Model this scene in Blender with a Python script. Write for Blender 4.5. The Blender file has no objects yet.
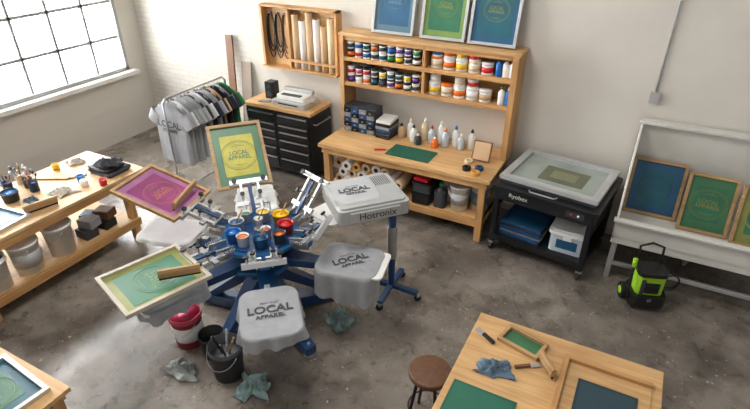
import bpy, bmesh, math, random
from mathutils import Vector, Matrix, noise
random.seed(7)
scn=bpy.context.scene
scn.view_settings.view_transform='Standard'
pi=math.pi
def V(*a): return Vector(a)
def lin(c):
    c=c/255.0
    return c/12.92 if c<=.04045 else ((c+.055)/1.055)**2.4
def rgb(c): return (lin(c[0]),lin(c[1]),lin(c[2]),1)

# ------------------------------------------------------------- materials
MATS={}
def newmat(name):
    m=bpy.data.materials.new(name); m.use_nodes=True
    nt=m.node_tree; bs=nt.nodes['Principled BSDF']
    return m,nt,bs
def mat(name,col,rough=.5,metal=0,var=.06,scale=6,bump=0,bscale=60,coat=0):
    if name in MATS: return MATS[name]
    m,nt,bs=newmat(name)
    bs.inputs['Roughness'].default_value=rough
    bs.inputs['Metallic'].default_value=metal
    if coat: bs.inputs['Coat Weight'].default_value=coat
    tc=nt.nodes.new('ShaderNodeTexCoord')
    n=nt.nodes.new('ShaderNodeTexNoise'); n.inputs['Scale'].default_value=scale; n.inputs['Detail'].default_value=4
    nt.links.new(tc.outputs['Object'],n.inputs['Vector'])
    r=nt.nodes.new('ShaderNodeValToRGB')
    c=rgb(col)
    r.color_ramp.elements[0].position=.3; r.color_ramp.elements[1].position=.7
    r.color_ramp.elements[0].color=(c[0]*(1-var),c[1]*(1-var),c[2]*(1-var),1)
    r.color_ramp.elements[1].color=(min(1,c[0]*(1+var)),min(1,c[1]*(1+var)),min(1,c[2]*(1+var)),1)
    nt.links.new(n.outputs[0],r.inputs[0]); nt.links.new(r.outputs[0],bs.inputs['Base Color'])
    if bump:
        n2=nt.nodes.new('ShaderNodeTexNoise'); n2.inputs['Scale'].default_value=bscale; n2.inputs['Detail'].default_value=3
        nt.links.new(tc.outputs['Object'],n2.inputs['Vector'])
        b=nt.nodes.new('ShaderNodeBump'); b.inputs['Strength'].default_value=bump; b.inputs['Distance'].default_value=.01
        nt.links.new(n2.outputs[0],b.inputs['Height']); nt.links.new(b.outputs[0],bs.inputs['Normal'])
    MATS[name]=m; return m
def wood(name,col,axis,dark=.72,rough=.5):
    m,nt,bs=newmat(name); bs.inputs['Roughness'].default_value=rough
    tc=nt.nodes.new('ShaderNodeTexCoord'); mp=nt.nodes.new('ShaderNodeMapping')
    s=[16,16,16]; s[axis]=1.1; mp.inputs['Scale'].default_value=s
    nt.links.new(tc.outputs['Object'],mp.inputs['Vector'])
    n=nt.nodes.new('ShaderNodeTexNoise'); n.inputs['Scale'].default_value=1.6; n.inputs['Detail'].default_value=6; n.inputs['Distortion'].default_value=.6
    nt.links.new(mp.outputs[0],n.inputs['Vector'])
    n2=nt.nodes.new('ShaderNodeTexNoise'); n2.inputs['Scale'].default_value=1.7; n2.inputs['Detail'].default_value=3
    nt.links.new(tc.outputs['Object'],n2.inputs['Vector'])
    r=nt.nodes.new('ShaderNodeValToRGB'); c=rgb(col)
    r.color_ramp.elements[0].position=.32; r.color_ramp.elements[1].position=.62
    r.color_ramp.elements[0].color=(c[0]*dark,c[1]*dark*.93,c[2]*dark*.85,1); r.color_ramp.elements[1].color=c
    nt.links.new(n.outputs[0],r.inputs[0])
    mx=nt.nodes.new('ShaderNodeMix'); mx.data_type='RGBA'; mx.blend_type='MULTIPLY'
    r2=nt.nodes.new('ShaderNodeValToRGB'); r2.color_ramp.elements[0].color=(.74,.7,.66,1); r2.color_ramp.elements[1].color=(1,1,1,1)
    r2.color_ramp.elements[0].position=.3; r2.color_ramp.elements[1].position=.6
    nt.links.new(n2.outputs[0],r2.inputs[0])
    mx.inputs[0].default_value=.9
    nt.links.new(r.outputs[0],mx.inputs[6]); nt.links.new(r2.outputs[0],mx.inputs[7]); nt.links.new(mx.outputs[2],bs.inputs['Base Color'])
    b=nt.nodes.new('ShaderNodeBump'); b.inputs['Strength'].default_value=.15; b.inputs['Distance'].default_value=.004
    nt.links.new(n.outputs[0],b.inputs['Height']); nt.links.new(b.outputs[0],bs.inputs['Normal'])
    return m
WC=(206,158,102)
WX=wood('pine_x',WC,0); WY=wood('pine_y',WC,1); WZ=wood('pine_z',WC,2)
WTX=wood('plywood_top',(216,174,120),0,.78); WTY=wood('bench_top_y',(216,180,132),1,.78)
WFR=wood('screen_wood',(190,154,108),0,.7); WDK=wood('dark_wood',(112,76,50),2,.7)
white=mat('white_plastic',(234,233,229),.4); offw=mat('white_enamel',(226,224,218),.35,var=.03)
black=mat('black_plastic',(20,20,22),.45); blackm=mat('black_powdercoat',(26,27,30),.4,.1)
dgrey=mat('dark_grey',(56,58,62),.5); grey=mat('grey_plastic',(136,138,140),.5); lgrey=mat('light_grey_metal',(180,181,180),.4,.2)
steel=mat('steel',(190,190,192),.28,.9); alu=mat('aluminium',(204,205,206),.35,.7)
blue=mat('blue_enamel',(16,60,104),.35,.1,coat=.3); bluel=mat('blue_plate',(32,88,134),.35,.1)
shirtg=mat('grey_shirt',(154,155,158),.95,bump=.4,bscale=22,var=.09,scale=9); shirtd=mat('dark_shirt',(62,64,70),.95,bump=.2,bscale=25)
shirtw=mat('white_shirt',(222,221,218),.95,bump=.2,bscale=25); shirtn=mat('navy_shirt',(40,46,60),.95); shirtl=mat('heather_shirt',(172,173,174),.95)
teal=mat('teal_mesh',(24,88,102),.4,var=.16,scale=3); bluemesh=mat('blue_mesh',(32,84,118),.4,var=.16,scale=3)
green=mat('green_mesh',(60,112,76),.4,var=.18,scale=3); pgreen=mat('emulsion_green',(44,106,76),.4,var=.18,scale=3)
yel=mat('yellow_emulsion',(186,178,62),.45,var=.15); olive=mat('olive_emulsion',(134,138,72),.45,var=.15)
magenta=mat('magenta_emulsion',(134,50,104),.42,var=.25,scale=3); pink=mat('pink_ink',(206,56,100),.35)
lavender=mat('lavender_emulsion',(162,108,148),.45,var=.2)
matg=mat('cutting_mat_green',(20,88,68),.6); printw=mat('white_print',(214,218,204),.6); printd=mat('charcoal_print',(62,64,70),.8)
printf=mat('faded_print',(140,168,126),.6); printb=mat('faded_blue_print',(104,140,156),.6)
printy=mat('yellow_print',(186,180,96),.6); kraft=mat('kraft_paper',(200,166,128),.8); paper=mat('white_paper',(232,229,224),.7)
red=mat('red_ink',(200,36,44),.3); yellow=mat('yellow_ink',(236,190,30),.3); orange=mat('orange_ink',(228,110,30),.3); cyan=mat('blue_ink',(28,104,180),.3)
inkg=mat('green_ink',(40,140,70),.3); purple=mat('purple_ink',(104,58,140),.3); rubber=mat('black_rubber',(16,16,17),.7)
ragb=mat('blue_rag',(92,114,130),.95,var=.35,scale=9,bump=.3); ragt=mat('stained_rag',(168,172,168),.95,var=.4,scale=7,bump=.3); ragw=mat('beige_rag',(190,182,170),.95,var=.2,bump=.3)
ragteal=mat('teal_rag',(126,148,146),.95,var=.45,scale=8,bump=.3)
lime=mat('lime_plastic',(150,200,40),.4); plank=mat('grey_board',(140,124,112),.7); brownb=mat('brown_board',(112,74,50),.6)
glass=mat('exposure_glass',(146,156,148),.08,0,var=.2,scale=2,coat=.6); bluebin=mat('blue_tray',(28,70,110),.4)
clear=mat('clear_bin',(190,200,208),.25); tapec=mat('beige_tub',(214,196,160),.5); gold=mat('amber_roll',(206,150,70),.5)

def concrete():
    m,nt,bs=newmat('stained_concrete')
    tc=nt.nodes.new('ShaderNodeTexCoord')
    def nz(sc,det,dist=0,off=0):
        n=nt.nodes.new('ShaderNodeTexNoise'); n.inputs['Scale'].default_value=sc; n.inputs['Detail'].default_value=det; n.inputs['Distortion'].default_value=dist
        if off:
            mp=nt.nodes.new('ShaderNodeMapping'); mp.inputs['Location'].default_value=(off,off,0); nt.links.new(tc.outputs['Object'],mp.inputs['Vector']); nt.links.new(mp.outputs[0],n.inputs['Vector'])
        else: nt.links.new(tc.outputs['Object'],n.inputs['Vector'])
        return n
    def ramp(src,p0,c0,p1,c1):
        r=nt.nodes.new('ShaderNodeValToRGB'); r.color_ramp.elements[0].position=p0; r.color_ramp.elements[1].position=p1
        r.color_ramp.elements[0].color=c0; r.color_ramp.elements[1].color=c1; nt.links.new(src.outputs[0],r.inputs[0]); return r
    a=ramp(nz(.8,8,.4),.36,rgb((92,84,76)),.62,rgb((150,141,130)))
    b=ramp(nz(4.5,10,.4,3),.34,(.6,.59,.58,1),.6,(1.0,1.0,1.0,1))
    c=ramp(nz(7,7,1.4,7),.33,(.36,.33,.31,1),.42,(1,1,1,1))
    d=ramp(nz(34,3,.3,11),.32,(.45,.43,.42,1),.37,(1,1,1,1))
    def mul(x,y,f):
        mx=nt.nodes.new('ShaderNodeMix'); mx.data_type='RGBA'; mx.blend_type='MULTIPLY'; mx.inputs[0].default_value=f
        nt.links.new(x,mx.inputs[6]); nt.links.new(y,mx.inputs[7]); return mx.outputs[2]
    o=mul(mul(mul(a.outputs[0],b.outputs[0],.9),c.outputs[0],.65),d.outputs[0],.6)
    vo=nt.nodes.new('ShaderNodeTexVoronoi'); vo.feature='DISTANCE_TO_EDGE'; vo.inputs['Scale'].default_value=.32
    dn=nz(1.3,6); mx=nt.nodes.new('ShaderNodeMix'); mx.data_type='VECTOR'; mx.inputs[0].default_value=.35
    nt.links.new(tc.outputs['Object'],mx.inputs[4]); nt.links.new(dn.outputs['Color'],mx.inputs[5]); nt.links.new(mx.outputs[1],vo.inputs['Vector'])
    cr=ramp(vo,.001,(.55,.52,.5,1),.004,(1,1,1,1))
    o=mul(o,cr.outputs[0],.55)
    sp=ramp(nz(24,2,.2,23),.69,(0,0,0,1),.71,(1,1,1,1))
    mx=nt.nodes.new('ShaderNodeMix'); mx.data_type='RGBA'; nt.links.new(sp.outputs[0],mx.inputs[0]); nt.links.new(o,mx.inputs[6]); mx.inputs[7].default_value=rgb((182,180,172))
    nt.links.new(mx.outputs[2],bs.inputs['Base Color'])
    rr=ramp(nz(2.2,6),.35,(.2,.2,.2,1),.7,(.45,.45,.45,1)); nt.links.new(rr.outputs[0],bs.inputs['Roughness'])
    bp=nt.nodes.new('ShaderNodeBump'); bp.inputs['Strength'].default_value=.12; bp.inputs['Distance'].default_value=.01
    nt.links.new(b.outputs[0],bp.inputs['Height']); nt.links.new(bp.outputs[0],bs.inputs['Normal'])
    return m
def brickmat(name,rot,c1,strength=.8):
    m,nt,bs=newmat(name); bs.inputs['Roughness'].default_value=.7
    tc=nt.nodes.new('ShaderNodeTexCoord'); mp=nt.nodes.new('ShaderNodeMapping'); mp.inputs['Rotation'].default_value=rot
    nt.links.new(tc.outputs['Object'],mp.inputs['Vector'])
    br=nt.nodes.new('ShaderNodeTexBrick'); br.inputs['Scale'].default_value=1; br.inputs['Brick Width'].default_value=.23; br.inputs['Row Height'].default_value=.085
    br.inputs['Mortar Size'].default_value=.008; br.inputs['Mortar Smooth'].default_value=.5
    c=rgb(c1); br.inputs['Color1'].default_value=c; br.inputs['Color2'].default_value=(c[0]*.93,c[1]*.93,c[2]*.92,1); br.inputs['Mortar'].default_value=(c[0]*.82,c[1]*.81,c[2]*.8,1)
    nt.links.new(mp.outputs[0],br.inputs['Vector']); nt.links.new(br.outputs['Color'],bs.inputs['Base Color'])
    iv=nt.nodes.new('ShaderNodeMath'); iv.operation='SUBTRACT'; iv.inputs[0].default_value=1; nt.links.new(br.outputs['Fac'],iv.inputs[1])
    bp=nt.nodes.new('ShaderNodeBump'); bp.inputs['Strength'].default_value=strength; bp.inputs['Distance'].default_value=.006
    nt.links.new(iv.outputs[0],bp.inputs['Height']); nt.links.new(bp.outputs[0],bs.inputs['Normal'])
    return m
plaster=mat('painted_plaster',(214,208,198),.75,var=.06,scale=1.2,bump=.3,bscale=9)
brickL=brickmat('painted_brick_side',(pi/2,0,pi/2),(222,218,209),.7)
brickB=brickmat('painted_brick_back',(pi/2,0,0),(219,214,204),.5)
conc=concrete()

# ------------------------------------------------------------- builder
class B:
    def __init__(s,name,loc=(0,0,0),M=None,rz=0,bevel=.003):
        s.name=name; s.bm=bmesh.new(); s.mats=[]; s.bevel=bevel
        s.M=M if M is not None else Matrix.Translation(Vector(loc))@Matrix.Rotation(rz,4,'Z')
    def mi(s,m):
        if m not in s.mats: s.mats.append(m)
        return s.mats.index(m)
    def _set(s,verts,m,smooth=False):
        i=s.mi(m); fs=set()
        for v in verts:
            for f in v.link_faces: fs.add(f)
        for f in fs:
            f.material_index=i
            f.smooth=smooth and len(f.verts)<=4
    def box(s,c,size,m,R=None):
        X=Matrix.Translation(Vector(c))
        if R is not None: X=X@R.to_4x4()
        X=X@Matrix.Diagonal((size[0],size[1],size[2],1))
        r=bmesh.ops.create_cube(s.bm,size=1,matrix=X); s._set(r['verts'],m)
    def bb(s,x0,x1,y0,y1,z0,z1,m):
        s.box(((x0+x1)/2,(y0+y1)/2,(z0+z1)/2),(abs(x1-x0),abs(y1-y0),abs(z1-z0)),m)
    def beam(s,p0,p1,w,h,m,up=(0,0,1)):
        p0=Vector(p0);p1=Vector(p1); d=p1-p0; L=d.length; y=d.normalized(); up=Vector(up)
        if abs(y.dot(up))>.98: up=Vector((1,0,0))
        x=y.cross(up).normalized(); z=x.cross(y)
        R=Matrix((x,y,z)).transposed(); s.box((p0+p1)/2,(w,L,h),m,R)
    def cyl(s,p0,p1,r0,m,r1=None,seg=20):
        r1=r0 if r1 is None else r1
        p0=Vector(p0);p1=Vector(p1); d=p1-p0
        q=Vector((0,0,1)).rotation_difference(d.normalized()).to_matrix().to_4x4()
        X=Matrix.Translation((p0+p1)/2)@q
        r=bmesh.ops.create_cone(s.bm,cap_ends=True,segments=seg,radius1=r0,radius2=r1,depth=d.length,matrix=X)
        s._set(r['verts'],m,True)
    def lathe(s,prof,c,m,seg=28):
        c=Vector(c); rings=[]
        for r,z in prof:
            rings.append([s.bm.verts.new((c.x+r*math.cos(2*pi*k/seg),c.y+r*math.sin(2*pi*k/seg),c.z+z)) for k in range(seg)])
        i=s.mi(m)
        for a,b in zip(rings,rings[1:]):
            for k in range(seg):
                f=s.bm.faces.new((a[k],a[(k+1)%seg],b[(k+1)%seg],b[k])); f.smooth=True; f.material_index=i
        for rg in (rings[0],rings[-1]):
            try:
                f=s.bm.faces.new(rg); f.material_index=i
            except Exception: pass
    def tube(s,pts,r,m,seg=8,closed=False):
        P=[Vector(p) for p in pts]; n=len(P); rings=[]; nrm=None
        for k in range(n):
            t=(P[min(k+1,n-1)]-P[max(k-1,0)]) if not closed else (P[(k+1)%n]-P[k-1])
            if t.length<1e-9: t=Vector((0,0,1))
            t.normalize()
            if nrm is None:
                nrm=t.orthogonal().normalized()
            nrm=(nrm-t*nrm.dot(t)).normalized(); bn=t.cross(nrm)
            rings.append([s.bm.verts.new(P[k]+nrm*r*math.cos(2*pi*j/seg)+bn*r*math.sin(2*pi*j/seg)) for j in range(seg)])
        i=s.mi(m)
        pr=list(zip(rings,rings[1:]))
        if closed: pr.append((rings[-1],rings[0]))
        for a,b in pr:
            for k in range(seg):
                f=s.bm.faces.new((a[k],a[(k+1)%seg],b[(k+1)%seg],b[k])); f.smooth=True; f.material_index=i
        if not closed:
            for rg in (rings[0],rings[-1]):
                f=s.bm.faces.new(rg); f.material_index=i
    def grid(s,fn,nu,nv,m,smooth=True):
        vs=[[s.bm.verts.new(fn(a/nu,b/nv)) for b in range(nv+1)] for a in range(nu+1)]; i=s.mi(m)
        for a in range(nu):
            for b in range(nv):
                f=s.bm.faces.new((vs[a][b],vs[a+1][b],vs[a+1][b+1],vs[a][b+1])); f.smooth=smooth; f.material_index=i
    def slab(s,pts,z0,z1,m):
        lo=[s.bm.verts.new((p[0],p[1],z0)) for p in pts]; hi=[s.bm.verts.new((p[0],p[1],z1)) for p in pts]; i=s.mi(m); n=len(pts)
        fs=[s.bm.faces.new(lo[::-1]),s.bm.faces.new(hi)]
        for k in range(n): fs.append(s.bm.faces.new((lo[k],lo[(k+1)%n],hi[(k+1)%n],hi[k])))
        for f in fs: f.material_index=i
    def poly(s,vs,fs,m):
        q=[s.bm.verts.new(v) for v in vs]; i=s.mi(m)
        for f in fs:
            ff=s.bm.faces.new([q[k] for k in f]); ff.material_index=i
    def prism(s,prof,x0,x1,m):
        n=len(prof); vs=[(x0,p[0],p[1]) for p in prof]+[(x1,p[0],p[1]) for p in prof]
        fs=[list(range(n))[::-1],[n+k for k in range(n)]]+[[k,(k+1)%n,n+(k+1)%n,n+k] for k in range(n)]
        s.poly(vs,fs,m)
    def done(s):
        bmesh.ops.recalc_face_normals(s.bm,faces=s.bm.faces)
        me=bpy.data.meshes.new(s.name); s.bm.to_mesh(me); s.bm.free()
        for m in s.mats: me.materials.append(m)
        ob=bpy.data.objects.new(s.name,me); bpy.context.collection.objects.link(ob); ob.matrix_world=s.M
        if s.bevel:
            md=ob.modifiers.new('bev','BEVEL'); md.width=s.bevel; md.segments=2; md.limit_method='ANGLE'; md.angle_limit=math.radians(40)
        return ob
def text(parent,body,M,size,m,name='print_text',ext=.0006,align='CENTER',bold=.0):
    cu=bpy.data.curves.new(name,'FONT'); cu.body=body; cu.size=size; cu.align_x=align; cu.align_y='CENTER'; cu.extrude=ext; cu.offset=bold
    cu.space_line=.85; cu.materials.append(m)
    ob=bpy.data.objects.new(name,cu); bpy.context.collection.objects.link(ob); ob.parent=parent; ob.matrix_local=M
    return ob
def T(x,y,z): return Matrix.Translation((x,y,z))
def RZ(a): return Matrix.Rotation(a,4,'Z')
def RX(a): return Matrix.Rotation(a,4,'X')
def RY(a): return Matrix.Rotation(a,4,'Y')
def rrect(w,l,r,n=6):
    pts=[]
    for cx,cy,a0 in ((w/2-r,l/2-r,0),(-w/2+r,l/2-r,90),(-w/2+r,-l/2+r,180),(w/2-r,-l/2+r,270)):
        for k in range(n+1):
            a=math.radians(a0+90*k/n); pts.append((cx+r*math.cos(a),cy+r*math.sin(a)))
    return pts

# ------------------------------------------------------------- camera
th=math.radians(30.45); yaw=math.radians(27.7); H=3.9
fh=V(-math.sin(yaw),math.cos(yaw),0); Rr=V(math.cos(yaw),math.sin(yaw),0)
Fw=fh*math.cos(th)-V(0,0,math.sin(th)); Up=fh*math.sin(th)+V(0,0,math.cos(th))
cd=bpy.data.cameras.new('camera'); cam=bpy.data.objects.new('camera',cd); bpy.context.collection.objects.link(cam)
mw=Matrix((Rr,Up,-Fw)).transposed().to_4x4(); mw.translation=(0,0,H); cam.matrix_world=mw
cd.sensor_width=36; cd.lens=528/750*36; scn.camera=cam

# ------------------------------------------------------------- room shell
YB=6.65; XL=-8.25
b=B('floor',bevel=0); b.bb(XL-.2,3.2,-1.5,YB+.2,-.1,0,conc); b.done()
b=B('wall_back',bevel=0); b.bb(-5.75,3.2,YB,YB+.2,0,4.6,plaster); b.bb(XL-.2,-5.75,YB,YB+.2,0,4.6,brickB); b.done()
WY0,WY1,WZ0,WZ1=1.6,6.25,1.2,4.1
b=B('wall_left',bevel=0)
b.bb(XL-.2,XL,-1.5,YB,0,WZ0,brickL); b.bb(XL-.2,XL,-1.5,YB,WZ1,4.6,brickL); b.bb(XL-.2,XL,-1.5,WY0,WZ0,WZ1,brickL); b.bb(XL-.2,XL,WY1,YB,WZ0,WZ1,brickL)
b.done()
b=B('baseboard_back',bevel=.004); b.bb(-8.2,3.2,YB-.015,YB,0,.09,mat('base_paint',(188,182,172),.6)); b.done()
gm,nt,bs=newmat('window_glass')
bs.inputs['Roughness'].default_value=.1; bs.inputs['Base Color'].default_value=(.95,.97,1,1); bs.inputs['Transmission Weight'].default_value=1; bs.inputs['IOR'].default_value=1.01
frame=mat('window_steel',(158,160,160),.5)
b=B('window_1',bevel=.003)
b.bb(XL-.14,XL+.02,WY0,WY0+.06,WZ0,WZ1,frame); b.bb(XL-.14,XL+.02,WY1-.06,WY1,WZ0,WZ1,frame)
b.bb(XL-.14,XL+.02,WY0,WY1,WZ0,WZ0+.06,frame); b.bb(XL-.14,XL+.02,WY0,WY1,WZ1-.06,WZ1,frame)
ncol=8
for k in range(1,ncol):
    y=WY0+(WY1-WY0)*k/ncol; w=.06 if k%4==0 else .022
    b.bb(XL-.11,XL-.03 if w<.03 else XL,y-w,y+w,WZ0,WZ1,frame)
for k in range(1,5):
    z=WZ0+(WZ1-WZ0)*k/5; b.bb(XL-.11,XL-.03,WY0,WY1,z-.022,z+.022,frame)
b.bb(XL-.075,XL-.07,WY0,WY1,WZ0,WZ1,gm)
b.done()
b=B('trim_1',bevel=.006); b.bb(XL,XL+.16,WY0-.1,WY1+.1,WZ0-.07,WZ0,offw); b.done()
b=B('electrical_conduit',bevel=0); b.cyl((.12,YB-.02,1.95),(.12,YB-.02,4.6),.012,lgrey,seg=10); b.box((.12,YB-.03,1.9),(.1,.06,.13),lgrey); b.cyl((.12,YB-.02,3.2),(.12,YB-.001,3.2),.025,steel); b.done()

# ------------------------------------------------------------- generic makers
def screen(name,w,l,fm,mm,M,prints=None,emul=None,ft=.035,fhh=.034,txt=None,tm=None,ts=.07,flip=False,es=.66):
    b=B(name,M=M,bevel=.003)
    for sx in (-1,1): b.box((sx*(w/2-ft/2),0,0),(ft,l,fhh),fm)
    for sy in (-1,1): b.box((0,sy*(l/2-ft/2),0),(w-2*ft+.002,ft,fhh),fm)
    b.box((0,0,-fhh/2+.005),(w-2*ft+.01,l-2*ft+.01,.003),mm)
    z=-fhh/2+.0075
    if emul: b.slab(rrect((w-2*ft)*es,(l-2*ft)*es,.012),z-.001,z+.001,emul)
    if txt:
        g=tm or printw; rr=ts*1.75
        for q,(sc,tk) in enumerate(((1,.0028),(.9,.0016))):
            b.tube([(rr*sc*math.cos(t),rr*sc*.86*math.sin(t),z+.0015) for t in [2*pi*k/30 for k in range(30)]],tk,g,5,True)
        for s_ in (-1,1):
            b.box((0,s_*ts*.98,z+.0015),(ts*1.3,.004,.002),g); b.box((0,s_*ts*1.12,z+.0015),(ts*.7,.003,.002),g)
    ob=b.done()
    if txt:
        R=RZ(pi) if flip else Matrix()
        text(ob,txt,T(0,0,z+.003)@R,ts*.58,tm or printw,'stencil_text',bold=.0005)
    return ob
def frameM(c,xdir,ydir):
    x=Vector(xdir).normalized(); y=Vector(ydir).normalized(); z=x.cross(y).normalized(); y=z.cross(x)
    m=Matrix((x,y,z)).transposed().to_4x4(); m.translation=Vector(c); return m
def bucket(name,loc,r=.145,h=.36,body=white,inside=None,lid=None,handle=True,label=None,fill=.85,rz=0):
    b=B(name,loc=loc,rz=rz,bevel=0)
    rb=r*.86
    if lid:
        b.lathe([(rb,0),(r*.98,h*.9),(r*1.04,h*.9),(r*1.04,h*.96)],(0,0,0),body)
        b.lathe([(r*1.07,h*.93),(r*1.08,h*.99),(r*1.03,h),(r*.95,h*.985),(.001,h*.985)],(0,0,0),lid)
    else:
        b.lathe([(rb,0),(r*.97,h*.86),(r*1.04,h*.86),(r*1.04,h*.9),(r,h*.9),(r*1.03,h),(r*.97,h),(r*.9,h*.3),(.001,h*.03)],(0,0,0),body)
        b.lathe([(r*.93,h*fill),(.001,h*fill+.001)],(0,0,0),inside or body)
    if label:
        b.lathe([(rb+(r-rb)*.25+.002,h*.25),(rb+(r-rb)*.8+.003,h*.72)],(0,0,0),label)
    if handle:
        b.tube([(r*1.06*math.cos(t),-r*.25-abs(math.sin(t))*r*.85,h*.86-abs(math.sin(t))*h*.34) for t in [pi*k/14 for k in range(15)]],.004,steel,6)
    return b.done()
def rag(name,loc,sx,sy,h,m,seed,rz=0):
    b=B(name,loc=loc,rz=rz,bevel=0)
    def fn(u,v):
        a=u*2-1;c=v*2-1
        nx=noise.noise(V(a*1.3+seed,c*1.3,3)); ny=noise.noise(V(a*1.3,c*1.3+seed,9))
        x=a*sx*(.75+.25*nx)+.3*sx*ny; y=c*sy*(.75+.25*ny)+.3*sy*nx
        r=min(1,max(abs(a),abs(c)))
        f=abs(noise.noise(V(a*2.3+seed*2,c*2.3,1)))*1.4+.5*abs(noise.noise(V(a*5+seed,c*5,5)))
        return (x,y,.004+h*f*(1-.75*r**2)+h*.25*(1-r))
    b.grid(fn,34,34,m)
    def fu(u,v):
        p=fn(u,v); return (p[0]*.97,p[1]*.97,.002)
    b.grid(fu,12,12,m)
    return b.done()
def drape(name,M,w,l,rc,z0,drop,m,seed=0,amp=.018,extra=None):
    b=B(name,M=M,bevel=0)
    base=rrect(w,l,rc,10)
    pts=[];n=160
    per=[0]
    for k in range(len(base)): per.append(per[-1]+(Vector(base[k])-Vector(base[(k+1)%len(base)])).length)
    tot=per[-1]
    j=0
    for k in range(n):
        s=tot*k/n
        while per[j+1]<s: j+=1
        a=Vector(base[j]);c=Vector(base[(j+1)%len(base)]); t=(s-per[j])/max(1e-9,per[j+1]-per[j]); pts.append(a.lerp(c,t))
    nr=[]
    for k in range(n):
        t=pts[(k+1)%n]-pts[k-1]; nr.append(Vector((t.y,-t.x)).normalized())
    rings=[]
    for sc in (.001,.2,.4,.6,.75,.88,.97): rings.append([b.bm.verts.new((p.x*sc,p.y*sc,z0+.006*noise.noise(V(p.x*sc*7+seed,p.y*sc*7,0))*(1 if sc<.9 else .3))) for p in pts])
    for q in range(0,9):
        t=q/8; ring=[]
        for k,p in enumerate(pts):
            s=k/n*2*pi
            wv=math.sin(9*s+seed)+.6*math.sin(15*s+seed*2.3)+.8*noise.noise(V(math.cos(s)*2.5,math.sin(s)*2.5,seed))
            dr=drop*(1+.25*noise.noise(V(math.cos(s)*1.4+seed,math.sin(s)*1.4,7)))
            if extra: dr+=extra(p.x/(w/2),p.y/(l/2))
            o=.006*min(1,q)+amp*t*wv+.012*t
            pp=p+nr[k]*o
            ring.append(b.bm.verts.new((pp.x,pp.y,z0-.002-(dr*t if q else 0))))
        rings.append(ring)
    i=b.mi(m)
    for a,c in zip(rings,rings[1:]):
        for k in range(n):
            f=b.bm.faces.new((a[k],a[(k+1)%n],c[(k+1)%n],c[k])); f.smooth=True; f.material_index=i
    ob=b.done()
    return ob
def squeegee(name,M,L=.36,hm=WFR):
    b=B(name,M=M,bevel=.004)
    b.prism([(-.018,0),(.018,0),(.02,.05),(.012,.075),(-.012,.075),(-.02,.05)],-L/2,L/2,hm)
    b.box((0,0,-.012),(L,.01,.03),rubber); return b.done()

# ------------------------------------------------------------- hutch workbench
X0,X1,Y0=-3.84,-1.38,5.6
b=B('workbench_with_hutch')
b.bb(X0,X1,Y0,YB-.02,.87,.92,WTX)
b.bb(X0+.04,X1-.04,Y0+.03,Y0+.07,.78,.87,WX)
for x in (X0+.1,X1-.1):
    for y in (Y0+.09,YB-.1): b.box((x,y,.435),(.09,.09,.87),WZ)
b.bb(X0+.05,X1-.05,Y0+.12,YB-.04,.26,.30,WTX)
b.bb(X0+.05,X1-.05,Y0+.06,Y0+.1,.2,.3,WX)
b.bb(X0+.06,X0+.1,Y0+.1,YB-.05,.2,.3,WY); b.bb(X1-.1,X1-.06,Y0+.1,YB-.05,.2,.3,WY); b.bb(X1-.1,X1-.06,Y0+.1,YB-.05,.76,.87,WY)
YH=6.3
for x in (X0+.02,X1-.02): b.bb(x-.02,x+.02,YH,YB-.01,.92,2.25,WZ)
b.bb(X0-.02,X1+.02,YH-.03,YB-.01,2.25,2.29,WTX)
b.bb(X1-.07,X1+.005,YH-.05,YH+.0,.92,2.25,WZ); b.bb(X0-.005,X0+.055,YH-.03,YH,.92,2.25,WZ)
b.bb(-2.62,-2.58,YH,YB-.01,1.6,2.25,WZ)
for z in (1.93,1.58): b.bb(X0+.04,X1-.04,YH,YB-.01,z,z+.03,WTX); b.bb(X0+.04,X1-.04,YH-.02,YH,z-.015,z+.04,WX)
b.bb(X0+.04,X1-.04,YB-.03,YB-.015,1.58,2.25,WTX)
b.bb(X0+.04,X1-.04,YH,YH+.03,2.19,2.25,WX)
b.done()
b=B('ink_jars',bevel=0)
cols=[red,yellow,orange,cyan,inkg,purple,pink,white,dgrey,teal]
def jar(x,y,z,r,h,body,band,lid):
    b.lathe([(r*.95,0),(r,h*.08),(r,h*.8),(r*.94,h*.84)],(x,y,z),body,16)
    b.lathe([(r*1.01,h*.2),(r*1.01,h*.66)],(x,y,z),band,16)
    b.lathe([(r*1.05,h*.82),(r*1.05,h*.97),(r*1.0,h),(.001,h)],(x,y,z),lid,16)
for z in (1.961,1.611):
    x=X0+.12
    while x<-2.68:
        for y in (YH+.07,YH+.19):
            jar(x,y,z,.052,.11,random.choice([white,black,dgrey]),random.choice(cols),random.choice([white,black,black]))
            if random.random()<.8: jar(x,y,z+.112,.05,.105,random.choice([white,white,black]),random.choice(cols),random.choice([white,black,dgrey]))
        x+=.124
x=-2.46
for k in range(5):
    jar(x,YH+.12,1.961,.078,.15,white,[tapec,orange,yellow,tapec,red][k],[orange,white,white,tapec,white][k])
    if k<4: jar(x,YH+.12,2.112,.074,.12,white,[cyan,orange,yellow,red,inkg][k],white)
    x+=.168
x=-2.47
for k in range(5):
    jar(x,YH+.12,1.611,.08,.16,white,[yellow,tapec,orange,white,kraft][k],[white,orange,white,white,white][k])
    if k in (0,2,3): jar(x,YH+.12,1.772,.07,.11,white,[white,cyan,tapec,red][k],white)
    x+=.172
b.done()
b=B('squeeze_bottles',bevel=0)
def bottle(x,y,z,r,h,body,cap):
    b.lathe([(r*.95,0),(r,.01),(r,h*.62),(r*.6,h*.74),(r*.35,h*.78),(r*.35,h*.84)],(x,y,z),body,16)
    b.lathe([(r*.42,h*.82),(r*.4,h*.9),(r*.15,h),(.001,h)],(x,y,z),cap,12)
for x,c,k in ((-1.64,cyan,black),(-1.55,white,cyan),(-1.47,white,red)): bottle(x,YH+.1,1.961,.042,.24,c,k)
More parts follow.
